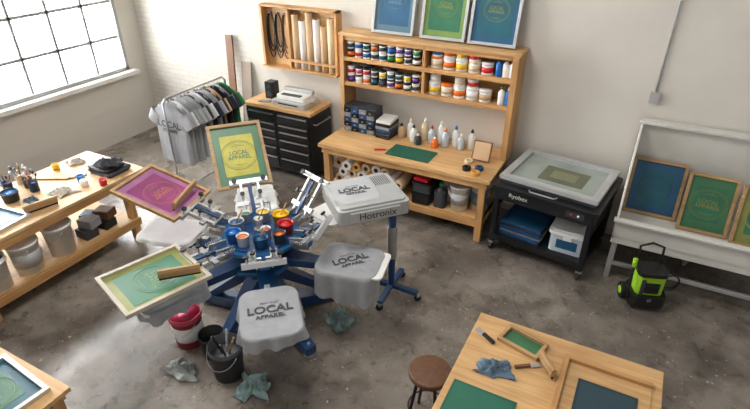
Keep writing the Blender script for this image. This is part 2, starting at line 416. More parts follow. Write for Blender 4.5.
for x,c,k in ((-1.57,white,inkg),(-1.48,cyan,white)): bottle(x,YH+.1,1.611,.044,.24,c,k)
b.done()
b=B('spray_and_chemical_bottles',bevel=0)
for x,y,c,k,h in ((-2.9,6.33,kraft,black,.22),(-2.79,6.4,white,white,.28),(-2.7,6.3,white,black,.24),(-2.58,6.42,tapec,white,.32),(-2.45,6.35,clear,red,.26),(-2.34,6.42,white,white,.32),(-2.24,6.32,clear,orange,.27),(-2.12,6.4,white,cyan,.3),(-2.02,6.34,clear,white,.22),(-1.9,6.42,white,black,.28),(-2.6,6.22,dgrey,white,.16),(-2.36,6.24,orange,white,.15)):
    bottle(x,y,.921,.05,h,c,k)
b.done()
b=B('small_parts_organizer')
b.bb(-3.76,-3.26,6.2,6.45,.921,1.3,dgrey)
for r_ in range(5):
    for c_ in range(4):
        x=-3.695+c_*.124; z=.965+r_*.07; b.box((x,6.19,z),(.11,.03,.06),[grey,blackm,bluebin][(r_+c_)%3]); b.box((x,6.172,z),(.03,.012,.012),steel)
b.done()
b=B('binder_stack')
for k in range(6): b.box((-3.11,6.3,.941+k*.045),(.22,.3,.038),[black,dgrey,bluebin,grey,black,white][k],RZ(.05*(k%3-1)).to_3x3())
b.done()
b=B('cutting_mat',loc=(-2.55,5.9,.9235)); b.box((0,0,0),(.62,.36,.005),matg)
for k in range(-5,6): b.box((k*.055,0,.0028),(.0012,.32,.0006),pgreen)
for k in range(-2,3): b.box((0,k*.06,.0028),(.58,.0012,.0006),pgreen)
b.done()
b=B('utility_knife',loc=(-2.97,5.8,.921),rz=.5); b.box((0,0,.01),(.15,.025,.018),red); b.box((.09,0,.01),(.05,.015,.003),steel); b.done()
b=B('framed_notice_board',M=T(-1.66,6.12,1.055)@RX(math.radians(-20))); b.box((0,0,0),(.24,.02,.26),brownb); b.box((0,-.012,0),(.21,.004,.23),kraft); b.done()
b=B('tape_rolls',bevel=.002)
for x,y,c in ((-1.6,5.85,bluebin),(-1.78,5.98,tapec),(-1.6,5.7,gold),(-1.74,5.78,black)):
    b.lathe([(.03,0),(.055,0),(.055,.045),(.03,.045),(.03,0)],(x,y,.921),c,24)
b.done()
b=B('vinyl_rolls',bevel=0)
for row,(z,n) in enumerate(((.371,7),(.493,7),(.615,6))):
    for k in range(n):
        r=.068; x=-3.6+k*.146+(row%2)*.07; m_=[kraft,paper,kraft,paper,gold][(k+row)%5]
        y0=5.69+random.random()*.08
        b.cyl((x,y0,z),(x,6.45,z),r,m_,seg=24); b.cyl((x,y0-.003,z),(x,y0+.02,z),.032,brownb,seg=14); b.cyl((x,y0-.004,z),(x,y0+.02,z),.024,black,seg=14)
b.done()
b=B('storage_bins')
for x,y,z,c in ((-2.32,5.9,.301,black),(-2.32,5.92,.461,dgrey),(-2.34,6.36,.301,dgrey)):
    b.slab([(x+p[0],y+p[1]) for p in rrect(.26,.38,.03)],z,z+.14,c); b.slab([(x+p[0],y+p[1]) for p in rrect(.28,.4,.03)],z+.125,z+.15,black)
b.box((-2.34,5.88,.64),(.2,.25,.05),red); b.box((-2.28,5.93,.68),(.1,.16,.03),tapec)
b.done()
b=B('chemical_jugs',bevel=.01)
for x,y,c in ((-2.06,5.8,dgrey),(-2.06,6.02,white),(-2.06,6.25,white)):
    b.slab([(x+p[0],y+p[1]) for p in rrect(.16,.14,.04)],.301,.54,c)
    b.lathe([(.06,.54),(.025,.58),(.025,.62),(.001,.62)],(x,y,0),c,16); b.cyl((x,y,.61),(x,y,.65),.03,inkg if c is dgrey else white)
    b.tube([(x+.03,y,.58),(x+.065,y,.62),(x+.07,y,.55)],.012,c)
b.done()
bucket('plastic_bucket',(-1.82,5.86,.301),.13,.36,white,lid=white,label=lgrey)
bucket('plastic_bucket',(-1.58,5.98,.301),.13,.38,white,lid=white,label=printb)
bucket('plastic_bucket',(-1.8,6.26,.301),.14,.42,white,lid=white)

def leanM(x,y,z,tilt,l):
    yd=V(0,math.sin(tilt),math.cos(tilt)); c=V(x,y,z)+yd*(l/2); return frameM(c,(1,0,0),yd)
for x,fm,mm,em,tm in ((-3.12,alu,mat('slate_mesh',(84,112,128),.4),bluemesh,printb),(-2.42,alu,mat('lime_mesh',(112,140,70),.45,var=.1),pgreen,olive),(-1.78,alu,bluemesh,teal,olive)):
    screen('framed_silk_screen',.6,.82,fm,mm,leanM(x,6.42,2.31,.2,.82),emul=em,txt='LOCAL\nAPPAREL',tm=tm,ts=.09,es=.8)

# ------------------------------------------------------------- wall roll rack
b=B('wall_roll_rack')
xa,xb,za,zb=-5.36,-4.02,1.58,2.5
b.bb(xa,xb,YB-.03,YB,za,zb,WTX)
b.bb(xa,xb,YB-.16,YB-.02,zb-.03,zb,WX); b.bb(xa,xb,YB-.2,YB-.02,za,za+.03,WX)
for x in (xa+.02,xb-.02,-4.86): b.bb(x-.02,x+.02,YB-.16,YB-.02,za,zb,WZ)
b.bb(-4.84,xb,YB-.19,YB-.17,za+.14,za+.18,WX)
for x in (-5.22,-5.08,-4.95): b.cyl((x,YB-.03,2.38),(x,YB-.1,2.38),.008,steel,seg=8)
b.done()
b=B('paper_rolls',bevel=0)
for k in range(6):
    x=-4.76+k*.122; h=[.78,.7,.82,.74,.66,.78][k]; c=[kraft,paper,kraft,paper,kraft,tapec][k]
    b.cyl((x,YB-.1,za+.032),(x,YB-.1,za+.032+h),.052,c); b.cyl((x,YB-.1,za+h+.03),(x,YB-.1,za+h+.04),.022,brownb,seg=12)
b.done()
b=B('hanging_cables',bevel=0)
for j,(x,c) in enumerate(((-5.22,black),(-5.08,black),(-4.95,WDK))):
    for q in range(3):
        L=.5+.08*q; w=.05+.012*q
        b.tube([(x+w*math.sin(t),YB-.075-.008*q,2.385-L/2+L/2*math.cos(t)) for t in [2*pi*k/24 for k in range(24)]],.009,c,6,True)
b.done()

# ------------------------------------------------------------- tool chest
b=B('rolling_tool_chest',bevel=.005)
cx0,cx1,cy0,cy1=-5.4,-4.22,6.0,6.56
b.bb(cx0,cx1,cy0,cy1,.12,1.1,blackm); b.bb(cx0-.02,cx1+.02,cy0-.02,cy1+.01,1.1,1.15,WTX)
zz=[.15,.35,.51,.66,.79,.9,1.06]
for k in range(6):
    for xa_,xb_ in ((cx0+.03,-4.85),(-4.82,cx1-.03)):
        b.bb(xa_,xb_,cy0-.02,cy0,zz[k]+.008,zz[k+1]-.008,black); b.bb(xa_+.03,xb_-.03,cy0-.04,cy0-.02,zz[k+1]-.035,zz[k+1]-.018,steel)
for x in (cx0+.08,cx1-.08):
    for y in (cy0+.08,cy1-.08): b.cyl((x-.02,y,.05),(x+.02,y,.05),.05,rubber); b.box((x,y,.1),(.06,.08,.04),steel)
b.tube([(cx1,cy0+.08,.95),(cx1+.05,cy0+.08,.95),(cx1+.05,cy1-.08,.95),(cx1,cy1-.08,.95)],.012,steel)
b.done()
b=B('label_printer',loc=(-4.64,6.26,1.151),bevel=.01)
b.slab(rrect(.6,.42,.04),0,.09,lgrey); b.slab(rrect(.5,.3,.03),.09,.16,white); b.box((0,-.1,.165),(.34,.08,.02),dgrey); b.box((0,.1,.18),(.52,.08,.06),lgrey); b.box((0,-.215,.05),(.36,.02,.02),black); b.cyl((-.33,.02,.08),(.33,.02,.08),.03,lgrey)
b.done()
b=B('desk_loudspeaker',loc=(-5.14,6.34,1.151),bevel=.008); b.box((0,0,.13),(.15,.16,.26),black); b.cyl((0,-.085,.08),(0,-.08,.08),.045,dgrey); b.cyl((0,-.085,.19),(0,-.08,.19),.025,dgrey); b.done()
b=B('craft_knife_tray',loc=(-5.12,6.12,1.151),rz=.2); b.box((0,0,.01),(.18,.1,.02),grey); b.box((0,0,.025),(.12,.02,.01),steel); b.done()
b=B('leaning_plank'); b.beam((-6.02,6.35,0.02),(-6.12,6.6,1.95),.14,.03,brownb,up=(0,-1,.1)); b.done()
b=B('leaning_plank'); b.beam((-5.8,6.38,0.02),(-5.84,6.62,1.55),.2,.02,plank,up=(0,-1,.1)); b.done()

# ------------------------------------------------------------- clothes rack
b=B('garment_rack',bevel=0)
rx,ry0,ry1,rz_=-5.6,4.62,5.82,1.56
b.tube([(rx,ry0,.1),(rx,ry0,rz_-.05),(rx,ry0+.05,rz_),(rx,ry1-.05,rz_),(rx,ry1,rz_-.05),(rx,ry1,.1)],.014,steel)
for y in (ry0,ry1):
    b.tube([(rx-.28,y,.08),(rx+.28,y,.08)],.014,steel)
    for x in (rx-.26,rx+.26): b.cyl((x-.012,y,.035),(x+.012,y,.035),.035,rubber)
b.tube([(rx,ry0,.2),(rx,ry1,.2)],.012,steel)
b.done()
def shirt(name,x,y,ztop,m,seed=0,L=.84,hw=.29):
    b=B(name,loc=(x,y,0),rz=.06*math.sin(seed*2.1),bevel=0)
    for sgn in (-1,1):
        def fn(u,v):
            a=u*2-1
            w=hw*(1.0 if v>.25 else .9+.1*v/.25)
            z=ztop-.09-(.09*abs(a)**1.3)*(1-v)-L*v
            nk=max(0,1-abs(a)/.32)
            if v==0: z-= .05*nk if sgn<0 else .01*nk
            if v==0: z+=.03*max(0,1-abs(a))
            y_=sgn*(.024*math.sqrt(max(0,1-a*a)))+ .014*v*math.sin(a*7+seed)+.01*v*math.sin(a*13+seed*2)
            return (a*w,y_,z)
        b.grid(fn,24,12,m)
    for sx in (-1,1):
        def fs(u,v):
            t=v; ang=u*2*pi
            c=V(sx*(hw*.82+.11*t),0,ztop-.22-.16*t); ax=V(sx*.4,0,-.6).normalized(); pr=V(ax.z,0,-ax.x)
            r=.11-.012*t
            return c+pr*(r*math.cos(ang))+V(0,1,0)*(.026*math.sin(ang))
        b.grid(fs,14,4,m)
    b.tube([(0,0,ztop-.1),(0,0,ztop-.02),(.015,0,ztop),(0,0,ztop+.02),(-.015,0,ztop+.012)],.003,steel,6)
    return b.done()
rz2=rz_-.002
ms=[shirtg,shirtl,shirtw,shirtg,shirtl,shirtg,shirtl,shirtd,shirtl,shirtw,shirtn,shirtg,shirtl,shirtd,kraft,black,shirtn,shirtl,shirtd,inkg,shirtd,shirtn]
for k in range(20):
    o=shirt('hanging_tshirt',rx+.015*math.sin(k*3.3),4.7+k*.054,rz2,ms[k],k)
    if k==0:
        text(o,'LOCAL',T(0,-.045,1.2)@RX(pi/2),.13,printd,'shirt_print',bold=.002); text(o,'APPAREL',T(0,-.045,1.11)@RX(pi/2),.07,printd,'shirt_print',bold=.001)

# ------------------------------------------------------------- exposure unit
Me=T(-.66,5.97,0)@RZ(math.radians(-8))
b=B('exposure_unit',M=Me,bevel=.006)
W,D=1.2,1.02
b.slab(rrect(W,D,.04),.76,.93,blackm)
b.slab(rrect(W+.05,D+.05,.05),.9,.94,blackm)
b.box((0,.04,.965),(W-.1,D-.14,.05),dgrey)
fw=.085; lw,ll,ly=W-.06,D-.1,.04
for sx in (-1,1): b.box((sx*(lw/2-fw/2),ly,1.01),(fw,ll,.05),lgrey)
for sy in (-1,1): b.box((0,ly+sy*(ll/2-fw/2),1.01),(lw-2*fw+.002,fw,.05),lgrey)
b.box((0,ly,.995),(lw-2*fw+.02,ll-2*fw+.02,.012),glass)
b.box((.06,ly-.02,1.003),(.52,.4,.006),mat('dim_film',(92,98,76),.2)); b.box((.06,ly-.02,1.007),(.3,.2,.002),mat('dim_film2',(120,122,92),.2))
b.box((-.42,D/2-.02,1.0),(.08,.05,.06),steel); b.box((.42,D/2-.02,1.0),(.08,.05,.06),steel)
b.tube([(-.16,-D/2-.02,1.0),(-.14,-D/2-.06,1.0),(.14,-D/2-.06,1.0),(.16,-D/2-.02,1.0)],.01,steel)
b.box((.38,-D/2-.002,.85),(.2,.01,.08),dgrey); b.cyl((.34,-D/2-.02,.85),(.34,-D/2,.85),.012,red,seg=12); b.cyl((.42,-D/2-.02,.85),(.42,-D/2,.85),.012,white,seg=12)
for sx in (-1,1):
    for sy in (-1,1):
        x=sx*(W/2-.05);y=sy*(D/2-.06)
        b.box((x,y,.45),(.06,.06,.68),blackm); b.cyl((x-.02,y,.055),(x+.02,y,.055),.055,rubber); b.box((x,y,.115),(.07,.08,.02),steel)
    b.box((sx*(W/2-.03),0,.68),(.02,D-.1,.2),blackm)
b.box((0,D/2-.03,.48),(W-.1,.015,.6),blackm)
b.slab(rrect(W-.04,D-.04,.03),.17,.21,blackm)
b.box((0,-D/2+.02,.225),(W-.06,.02,.04),blackm)
eo=b.done()
text(eo,'Ryobex',T(-.28,-D/2-.004,.85)@RX(pi/2),.075,printw,'badge_text')
b=B('stacked_screens',M=Me,bevel=.003)
for k in range(5):
    z=.23+k*.042; x=-.25+.01*(k%2); y=-.08+.02*(k%2); w_=.52; l_=.6; c=[bluebin,alu,bluebin,dgrey,bluebin][k]
    for sx in (-1,1): b.box((x+sx*(w_/2-.018),y,z),(.035,l_,.034),c)
    for sy in (-1,1): b.box((x,y+sy*(l_/2-.018),z),(w_-.07,.035,.034),c)
    b.box((x,y,z-.008),(w_-.06,l_-.06,.004),bluemesh)
b.done()
b=B('lidded_storage_box',M=Me@T(.3,-.1,.211)@RZ(.1),bevel=.006)
b.slab(rrect(.4,.5,.04),0,.24,clear); b.slab(rrect(.44,.54,.05),.24,.275,white); b.slab(rrect(.34,.44,.04),.27,.285,white); b.box((0,-.26,.22),(.1,.03,.06),white); b.box((0,-.252,.12),(.24,.006,.12),bluemesh)
b.done()

# ------------------------------------------------------------- washout booth
b=B('washout_booth',bevel=.006)
bx0,bx1,by0,by1=.06,1.75,5.62,6.6
bw=mat('booth_polypropylene',(214,211,203),.4,var=.08,scale=2.5)
b.bb(bx0,bx1,by0,by1,.56,.6,bw)
b.bb(bx0,bx1,by0,by0+.03,.5,.8,bw); b.bb(bx0-.02,bx1,by0-.05,by0+.03,.79,.82,bw)
b.bb(bx0,bx1,by1-.03,by1,.56,1.62,bw); b.bb(bx0-.02,bx1,by1-.12,by1,1.62,1.66,bw)
b.prism([(by0,.56),(by1,.56),(by1,1.62),(by1-.12,1.62),(by0,.86)],bx0,bx0+.025,bw)
for x in (bx0+.05,bx1-.05):
    for y in (by0+.06,by1-.06): b.box((x,y,.28),(.06,.06,.56),alu)
b.bb(bx0+.03,bx1-.03,by0+.04,by0+.08,.18,.23,alu)
b.poly([(bx0+.03,by0+.1,.5),(bx1,by0+.1,.5),(bx1,by1-.1,.3),(bx0+.03,by1-.1,.3)],[(0,1,2,3)],bw)
b.cyl((.9,6.2,.1),(.9,6.2,.56),.03,grey); b.tube([(.9,6.2,.1),(.9,6.25,.05),(1.0,6.5,.04)],.025,grey)
b.done()
screen('silk_screen',.58,.66,WFR,bluemesh,leanM(.38,6.25,.605,.38,.66),emul=teal,txt='LOCAL',tm=bluel,ts=.1)
screen('silk_screen',.5,.66,WFR,green,leanM(.93,6.1,.605,.42,.66),emul=pgreen,txt='LOCAL\nAPPAREL',tm=olive,ts=.11)
screen('silk_screen',.52,.66,WFR,olive,leanM(1.46,6.02,.605,.42,.66),emul=pgreen,txt='LOCAL',tm=printy,ts=.1)

b=B('pressure_washer',loc=(.52,5.34,0),rz=.35,bevel=.008)
b.slab(rrect(.36,.3,.06),.06,.2,black); b.slab(rrect(.28,.22,.05),.2,.44,lime); b.slab(rrect(.2,.25,.05),.24,.36,black)
b.box((0,-.135,.3),(.13,.03,.1),black); b.slab(rrect(.3,.24,.06),.43,.48,black); b.box((-.09,-.12,.3),(.04,.02,.2),dgrey); b.cyl((0,-.15,.16),(0,-.14,.16),.03,steel)
for sx in (-1,1): b.cyl((sx*.17,.1,.09),(sx*.22,.1,.09),.09,rubber); b.cyl((sx*.215,.1,.09),(sx*.225,.1,.09),.045,lime)
b.tube([(-.12,.1,.44),(-.12,.14,.66),(0,.15,.7),(.12,.14,.66),(.12,.1,.44)],.014,black)
b.cyl((-.2,-.08,.12),(-.2,-.02,.56),.014,black); b.cyl((-.2,-.03,.5),(-.2,-.02,.6),.024,lime)
b.tube([(.2+.1*math.cos(t),-.02+.03*math.sin(t*.5),.33+.1*math.sin(t)) for t in [k*2*pi/16 for k in range(50)]],.01,black,6)
b.done()

# ------------------------------------------------------------- left bench
b=B('wooden_workbench',bevel=.004)
lx0,lx1,ly0,ly1=-6.5,-5.4,1.75,3.98
b.bb(lx0,lx1,ly0,ly1,.86,.9,WTY); b.bb(lx1-.05,lx1-.01,ly0,ly1-.05,.77,.86,WY); b.bb(lx0,lx1-.04,ly1-.09,ly1-.05,.77,.86,WX)
for x in (lx0+.07,lx1-.09):
    for y in (ly0+.1,ly1-.28): b.box((x,y,.43),(.09,.09,.86),WZ)
b.bb(lx0+.05,lx1-.04,ly0+.05,ly1-.22,.24,.28,WTY); b.bb(lx1-.06,lx1-.02,ly0+.05,ly1-.22,.17,.28,WY)
b.done()
for y,l_,lb in ((2.04,None,None),(2.4,white,lgrey),(2.8,white,None)):
    bucket('plastic_bucket',(-5.6,y,.281),.155,.38,white,inside=dgrey,lid=l_,label=lb)
bucket('plastic_bucket',(-6.05,2.62,.281),.15,.36,white,lid=white); bucket('plastic_bucket',(-6.05,3.02,.281),.15,.36,white,lid=white)
b=B('stacked_blocks')
for k,(x,y,z,c) in enumerate(((-5.62,3.14,.341,dgrey),(-5.62,3.4,.341,black),(-5.62,3.2,.455,grey),(-5.64,3.44,.455,WDK),(-5.9,3.4,.341,bluebin))): b.box((x,y,z),(.2,.17,.11),c,RZ(.1*k).to_3x3())
b.done()
screen('silk_screen',.55,.7,alu,bluemesh,T(-5.78,2.2,.918)@RZ(.1),emul=teal)
b=B('brush_pots',bevel=0)
for x,y,c in ((-6.3,2.8,bluebin),(-6.2,2.98,dgrey),(-6.38,3.0,white),(-6.05,2.95,bluebin)):
    b.lathe([(.05,0),(.055,.12),(.058,.12),(.05,.1),(.001,.1)],(x,y,.9),c,18)
    for q in range(4):
        a=q*1.6+x*9; b.cyl((x+.02*math.cos(a),y+.02*math.sin(a),.95),(x+.06*math.cos(a),y+.06*math.sin(a),1.1),.006,[WFR,red,black,cyan][q],seg=8); b.cyl((x+.06*math.cos(a),y+.06*math.sin(a),1.09),(x+.07*math.cos(a),y+.07*math.sin(a),1.13),.012,[black,white,kraft,dgrey][q],seg=8)
b.done()
bucket('ink_tub',(-6.06,2.68,.9),.09,.12,dgrey,inside=cyan,handle=False)
rag('shop_rag',(-5.72,3.06,.9),.17,.14,.06,ragw,3.1); rag('shop_rag',(-5.86,2.78,.9),.1,.08,.05,ragb,8.1); rag('shop_rag',(-6.3,3.66,.9),.12,.12,.08,ragw,4.4)
b=B('wood_strips',bevel=.003)
for k in range(4): b.box((-6.15+.035*k,3.22+.055*k,.911),(.42,.045,.02),WFR,RZ(.5).to_3x3())
b.done()
b=B('folded_clothing',bevel=0)
def foldc(x,y,z,w,l,h,m,sd):
    pts=rrect(w,l,.05,5)
    n=len(pts); rings=[]
    prof=[(.9,0),(1,.02*1),(1.02,h*.5),(1,h*.85),(.9,h),(.5,h*1.02),(.01,h*1.03)]
    for s_,zz_ in prof:
        rings.append([b.bm.verts.new((x+p[0]*s_+.02*noise.noise(V(p[0]*10,zz_*30,sd)),y+p[1]*s_+.02*noise.noise(V(p[1]*10,zz_*30,sd+4)),z+zz_+.02*noise.noise(V(p[0]*s_*9,p[1]*s_*9,sd)) if zz_>0 else z)) for p in pts])
    i=b.mi(m)
    for a,c in zip(rings,rings[1:]):
        for k in range(n):
            f=b.bm.faces.new((a[k],a[(k+1)%n],c[(k+1)%n],c[k])); f.smooth=True; f.material_index=i
foldc(-5.72,3.72,.9,.42,.34,.05,shirtd,1); foldc(-5.74,3.7,.95,.36,.3,.05,black,2)
b.done()
rag('dark_cloth',(-5.66,3.68,1.02),.2,.13,.09,shirtd,6.3,.5)
b=B('ink_cup_cluster',bevel=0)
for x,y,c in ((-6.34,3.42,yellow),(-5.46,3.42,red),(-5.78,3.36,cyan),(-5.64,3.3,white)): b.lathe([(.04,0),(.045,.08),(.04,.08),(.038,.06),(.001,.06)],(x,y,.9),c,16)
b.done()
squeegee('squeegee',T(-5.58,2.72,.928)@RZ(1.3),.34)

b=B('plywood_worktable',bevel=.004)
b.bb(-5.2,-3.2,.3,1.31,.76,.8,WTX); b.bb(-5.15,-3.25,1.24,1.28,.68,.76,WX)
for x in (-5.1,-3.3):
    for y in (.4,1.22): b.box((x,y,.38),(.08,.08,.76),WZ)
b.done()
screen('silk_screen',.62,.5,alu,teal,T(-3.62,1.0,.818)@RZ(-.08),emul=pgreen,txt='LOCAL',tm=printf,ts=.1)

# ------------------------------------------------------------- right table
b=B('plywood_print_table',bevel=.004)
b.bb(-.78,.62,1.7,3.42,.81,.85,WTX); b.bb(-.74,.58,3.34,3.38,.7,.81,WX); b.bb(-.74,-.7,1.74,3.38,.7,.81,WY)
for x in (-.7,.54):
    for y in (1.8,3.3): b.box((x,y,.405),(.08,.08,.81),WZ)
b.bb(-.7,.55,1.9,3.28,.25,.28,WTX)
b.done()
b=B('wooden_screen_jig',bevel=.003)
b.bb(-.06,.55,3.2,3.24,.851,.885,WX); b.bb(-.06,-.02,2.4,3.2,.851,.885,WY); b.bb(-.02,.55,2.4,3.2,.851,.857,WTX)
b.done()
b=B('cutting_mat',loc=(-.5,2.46,.8535)); b.box((0,0,0),(.46,.36,.005),matg); b.box((0,0,.003),(.42,.32,.0008),mat('mat_green_light',(34,100,80),.6)); b.done()
b=B('cutting_mat',loc=(.27,2.85,.8605)); b.box((0,0,0),(.4,.42,.005),mat('mat_dark',(30,52,60),.6)); b.box((0,0,.003),(.36,.38,.0008),mat('mat_dark2',(40,66,74),.6)); b.done()
rag('shop_rag',(-.5,2.86,.85),.17,.11,.07,ragb,1.7,.3)
screen('small_silk_screen',.34,.2,WFR,green,T(-.38,3.22,.868)@RZ(-.25),ft=.028)
squeegee('squeegee',T(-.16,3.04,.878)@RZ(-.9),.2)
b=B('putty_knife',loc=(-.63,3.14,.851),rz=2.6); b.box((0,0,.012),(.12,.028,.02),black); b.box((.1,0,.008),(.08,.045,.003),steel); b.done()
b=B('putty_knife',loc=(-.32,2.98,.851),rz=.6); b.box((0,0,.012),(.12,.024,.018),brownb); b.box((.1,0,.008),(.08,.04,.003),steel); b.done()
b=B('round_stool',loc=(-.99,2.84,0),bevel=.006)
b.lathe([(.15,.56),(.175,.57),(.175,.6),(.165,.61),(.001,.61)],(0,0,0),WDK); b.lathe([(.15,.55),(.15,.57)],(0,0,0),black)
for k in range(4):
    a=pi/4+k*pi/2; b.cyl((.19*math.cos(a),.19*math.sin(a),0),(.1*math.cos(a),.1*math.sin(a),.56),.014,black)
b.tube([(.165*math.cos(t),.165*math.sin(t),.18) for t in [2*pi*k/24 for k in range(24)]],.008,black,6,True)
b.done()

# ------------------------------------------------------------- press
C=V(-3.0,3.3,0)
A0=12
angs=[math.radians(A0+60*k) for k in range(6)]  # 12,72,132,192,252,312
b=B('carousel_screen_printing_press',loc=C,bevel=.004)
def pol(a,r,z,t=0): return V(r*math.cos(a)-t*math.sin(a),r*math.sin(a)+t*math.cos(a),z)
def taper(p0,p1,w0,w1,h0,h1,m):
    p0=Vector(p0);p1=Vector(p1); y=(p1-p0).normalized(); x=y.cross(V(0,0,1)).normalized(); z=x.cross(y)
    vs=[]
    for p,w,h in ((p0,w0,h0),(p1,w1,h1)):
        for sx,sz in ((-1,-1),(1,-1),(1,1),(-1,1)): vs.append(p+x*sx*w/2+z*sz*h/2)
    b.poly(vs,[(0,1,2,3),(7,6,5,4),(0,4,5,1),(1,5,6,2),(2,6,7,3),(3,7,4,0)],m)
b.cyl((0,0,.1),(0,0,.8),.13,blue,seg=24); b.cyl((0,0,.48),(0,0,.78),.14,blue,r1=.28,seg=6)
for k in range(5):
    a=math.radians(-95+72*k)
    taper(pol(a,.06,.13),pol(a,.8,.08),.2,.11,.16,.09,blue); taper(pol(a,.1,.6),pol(a,.68,.14),.16,.08,.12,.07,blue)
    b.cyl(pol(a,.76,0),pol(a,.76,.03),.06,steel); b.cyl(pol(a,.76,.02),pol(a,.76,.16),.016,steel,seg=10)
b.cyl((0,0,.76),(0,0,.8),.38,bluel,seg=6); b.cyl((0,0,.8),(0,0,1.0),.14,blue,seg=24)
b.cyl((0,0,.98),(0,0,1.02),.38,bluel,seg=12); b.cyl((0,0,1.02),(0,0,1.04),.33,blue,seg=12); b.cyl((0,0,1.02),(0,0,1.1),.05,steel)
for k,a in enumerate(angs):
    taper(pol(a,.2,.8),pol(a,.92,.81),.18,.09,.09,.06,blue)
    b.beam(pol(a,.6,.85),pol(a,1.2,.85),.05,.04,alu); b.box(pol(a,.74,.85),(.12,.12,.06),steel,RZ(a).to_3x3()); b.cyl(pol(a,.74,.84,.07),pol(a,.74,.84,.12),.012,steel,seg=10); b.cyl(pol(a,.74,.84,.11),pol(a,.74,.84,.14),.028,black,seg=12)
    M_=RZ(a-pi/2)
    pts=[ (M_@V(p[0],p[1]+1.0,0)) for p in rrect(.42,.56,.05)]
    b.slab([(p.x,p.y) for p in pts],.872,.892,white)
    taper(pol(a,.2,1.0),pol(a,.52,1.0),.16,.1,.06,.06,bluel)
    for sg in (-1,1):
        b.beam(pol(a,.34,1.03,sg*.07),pol(a,.52,1.05,sg*.07),.016,.12,steel)
        b.tube([pol(a,.36+.16*q/60,1.08,sg*.12)+.016*V(0,0,math.cos(q*.75))+pol(a,0,0,.016*math.sin(q*.75)) for q in range(61)],.004,steel,5)
def head(a,tilt,hz=1.05,r0=.46,L=.3):
    d=V(math.cos(a),math.sin(a),0)*math.cos(tilt)+V(0,0,math.sin(tilt)); s_=V(-math.sin(a),math.cos(a),0); n=s_.cross(d)*-1
    if n.z<0: n=-n
    o=pol(a,r0,hz)
    for sg in (-1,1):
        b.beam(o+s_*.09*sg,o+s_*.09*sg+d*L,.028,.04,alu,up=n); b.cyl(o+s_*.09*sg+d*(L*.55)+n*.02,o+s_*.09*sg+d*(L*.55)+n*.09,.01,steel,seg=10); b.cyl(o+s_*.09*sg+d*(L*.55)+n*.08,o+s_*.09*sg+d*(L*.55)+n*.1,.024,black,seg=14)
    b.beam(o-s_*.16+d*.1,o+s_*.16+d*.1,.05,.035,steel,up=n); b.beam(o-s_*.2+d*L,o+s_*.2+d*L,.05,.05,alu,up=n)
    for sg in (-1,1):
        b.cyl(o+s_*.15*sg+d*(L)+n*.02,o+s_*.15*sg+d*L+n*.075,.009,steel,seg=10); b.cyl(o+s_*.15*sg+d*L+n*.07,o+s_*.15*sg+d*L+n*.09,.026,black,seg=14)
    b.beam(o+n*.03,o+d*(L*.9)+n*.03,.04,.02,blue,up=n)
    b.cyl(o-s_*.12,o+s_*.12,.018,steel,seg=12)
head(angs[0],math.radians(40),L=.26); head(angs[1],math.radians(50),L=.42); head(angs[2]+.08,math.radians(45),L=.34,hz=1.02); head(angs[3],math.radians(18),L=.3,hz=1.12,r0=.44); head(angs[4],math.radians(0),L=.26,hz=1.04); head(angs[5],math.radians(15),L=.14,hz=1.03,r0=.42)
press=b.done()
b=B('ink_cups',loc=C+V(0,0,1.041),bevel=0)
for k,(a,r,c,rr,bd) in enumerate(((195,.24,bluel,.075,white),(158,.27,inkg,.05,white),(120,.24,yellow,.07,white),(75,.26,yellow,.085,yellow),(32,.25,red,.08,red),(-8,.27,orange,.06,dgrey),(-50,.24,bluel,.07,bluel),(-92,.24,orange,.06,white),(238,.26,cyan,.075,cyan),(135,.1,white,.045,white),(-20,.11,red,.05,white))):
    x=r*math.cos(math.radians(a));y=r*math.sin(math.radians(a))
    b.lathe([(rr*.85,0),(rr,.11),(rr*1.05,.11),(rr*.93,.11),(rr*.9,.085)],(x,y,0),bd,20); b.lathe([(rr*.92,.092),(.001,.094)],(x,y,0),c,20)
    if k%3==0: b.cyl((x,y,.09),(x+.05,y+.05,.22),.008,WFR,seg=8)
b.done()
def pal(a,r,z): return T(C.x+r*math.cos(a),C.y+r*math.sin(a),z)@RZ(a+pi/2)
def shirtprint(o,z,R,s,dx=0,dy=0):
    text(o,'LOCAL',T(dx,dy,z)@R,s,printd,'shirt_print',bold=.003); text(o,'APPAREL',T(dx,dy,z)@R@T(0,-s*.72,0),s*.52,printd,'shirt_print',bold=.0015); text(o,'PRINT SHOP',T(dx,dy,z)@R@T(0,s*.68,0),s*.24,printd,'shirt_print')
t1=drape('draped_tshirt',pal(angs[5],1.0,0),.5,.62,.12,.9,.12,shirtg,1,extra=lambda x,y:.06*(y>.5)+.05*(x<-.8))
shirtprint(t1,.9065,RZ(.0),.12,0,.02)
t2=drape('draped_tshirt',pal(angs[0],.92,0),.5,.6,.12,.9,.1,shirtg,4,extra=lambda x,y:.2*(x<-.4))
shirtprint(t2,.9065,RZ(-.9),.11)
t3=drape('draped_tshirt',pal(angs[4],.98,0),.46,.58,.1,.9,.05,shirtg,7,extra=lambda x,y:.05*(x>.3))
t4=drape('draped_tshirt',pal(angs[3],1.02,0),.46,.6,.1,.9,.04,shirtw,9,amp=.008)
t5=drape('draped_tshirt',pal(angs[2],.92,0),.44,.5,.08,.9,.05,shirtw,5,amp=.01)
def rad(a,tilt,r0,z0,l,roll=0):
    d=V(math.cos(a),math.sin(a),0)*math.cos(tilt)+V(0,0,math.sin(tilt)); x=V(math.sin(a),-math.cos(a),0)
    c=V(C.x+r0*math.cos(a),C.y+r0*math.sin(a),z0)+d*(l/2); return frameM(c,x,d)@RY(roll)
screen('silk_screen',.58,.74,WFR,green,rad(angs[2]+.12,math.radians(46),.74,1.18,.74),emul=yel,txt='LOCAL\nAPPAREL',tm=pgreen,ts=.11,es=.7)
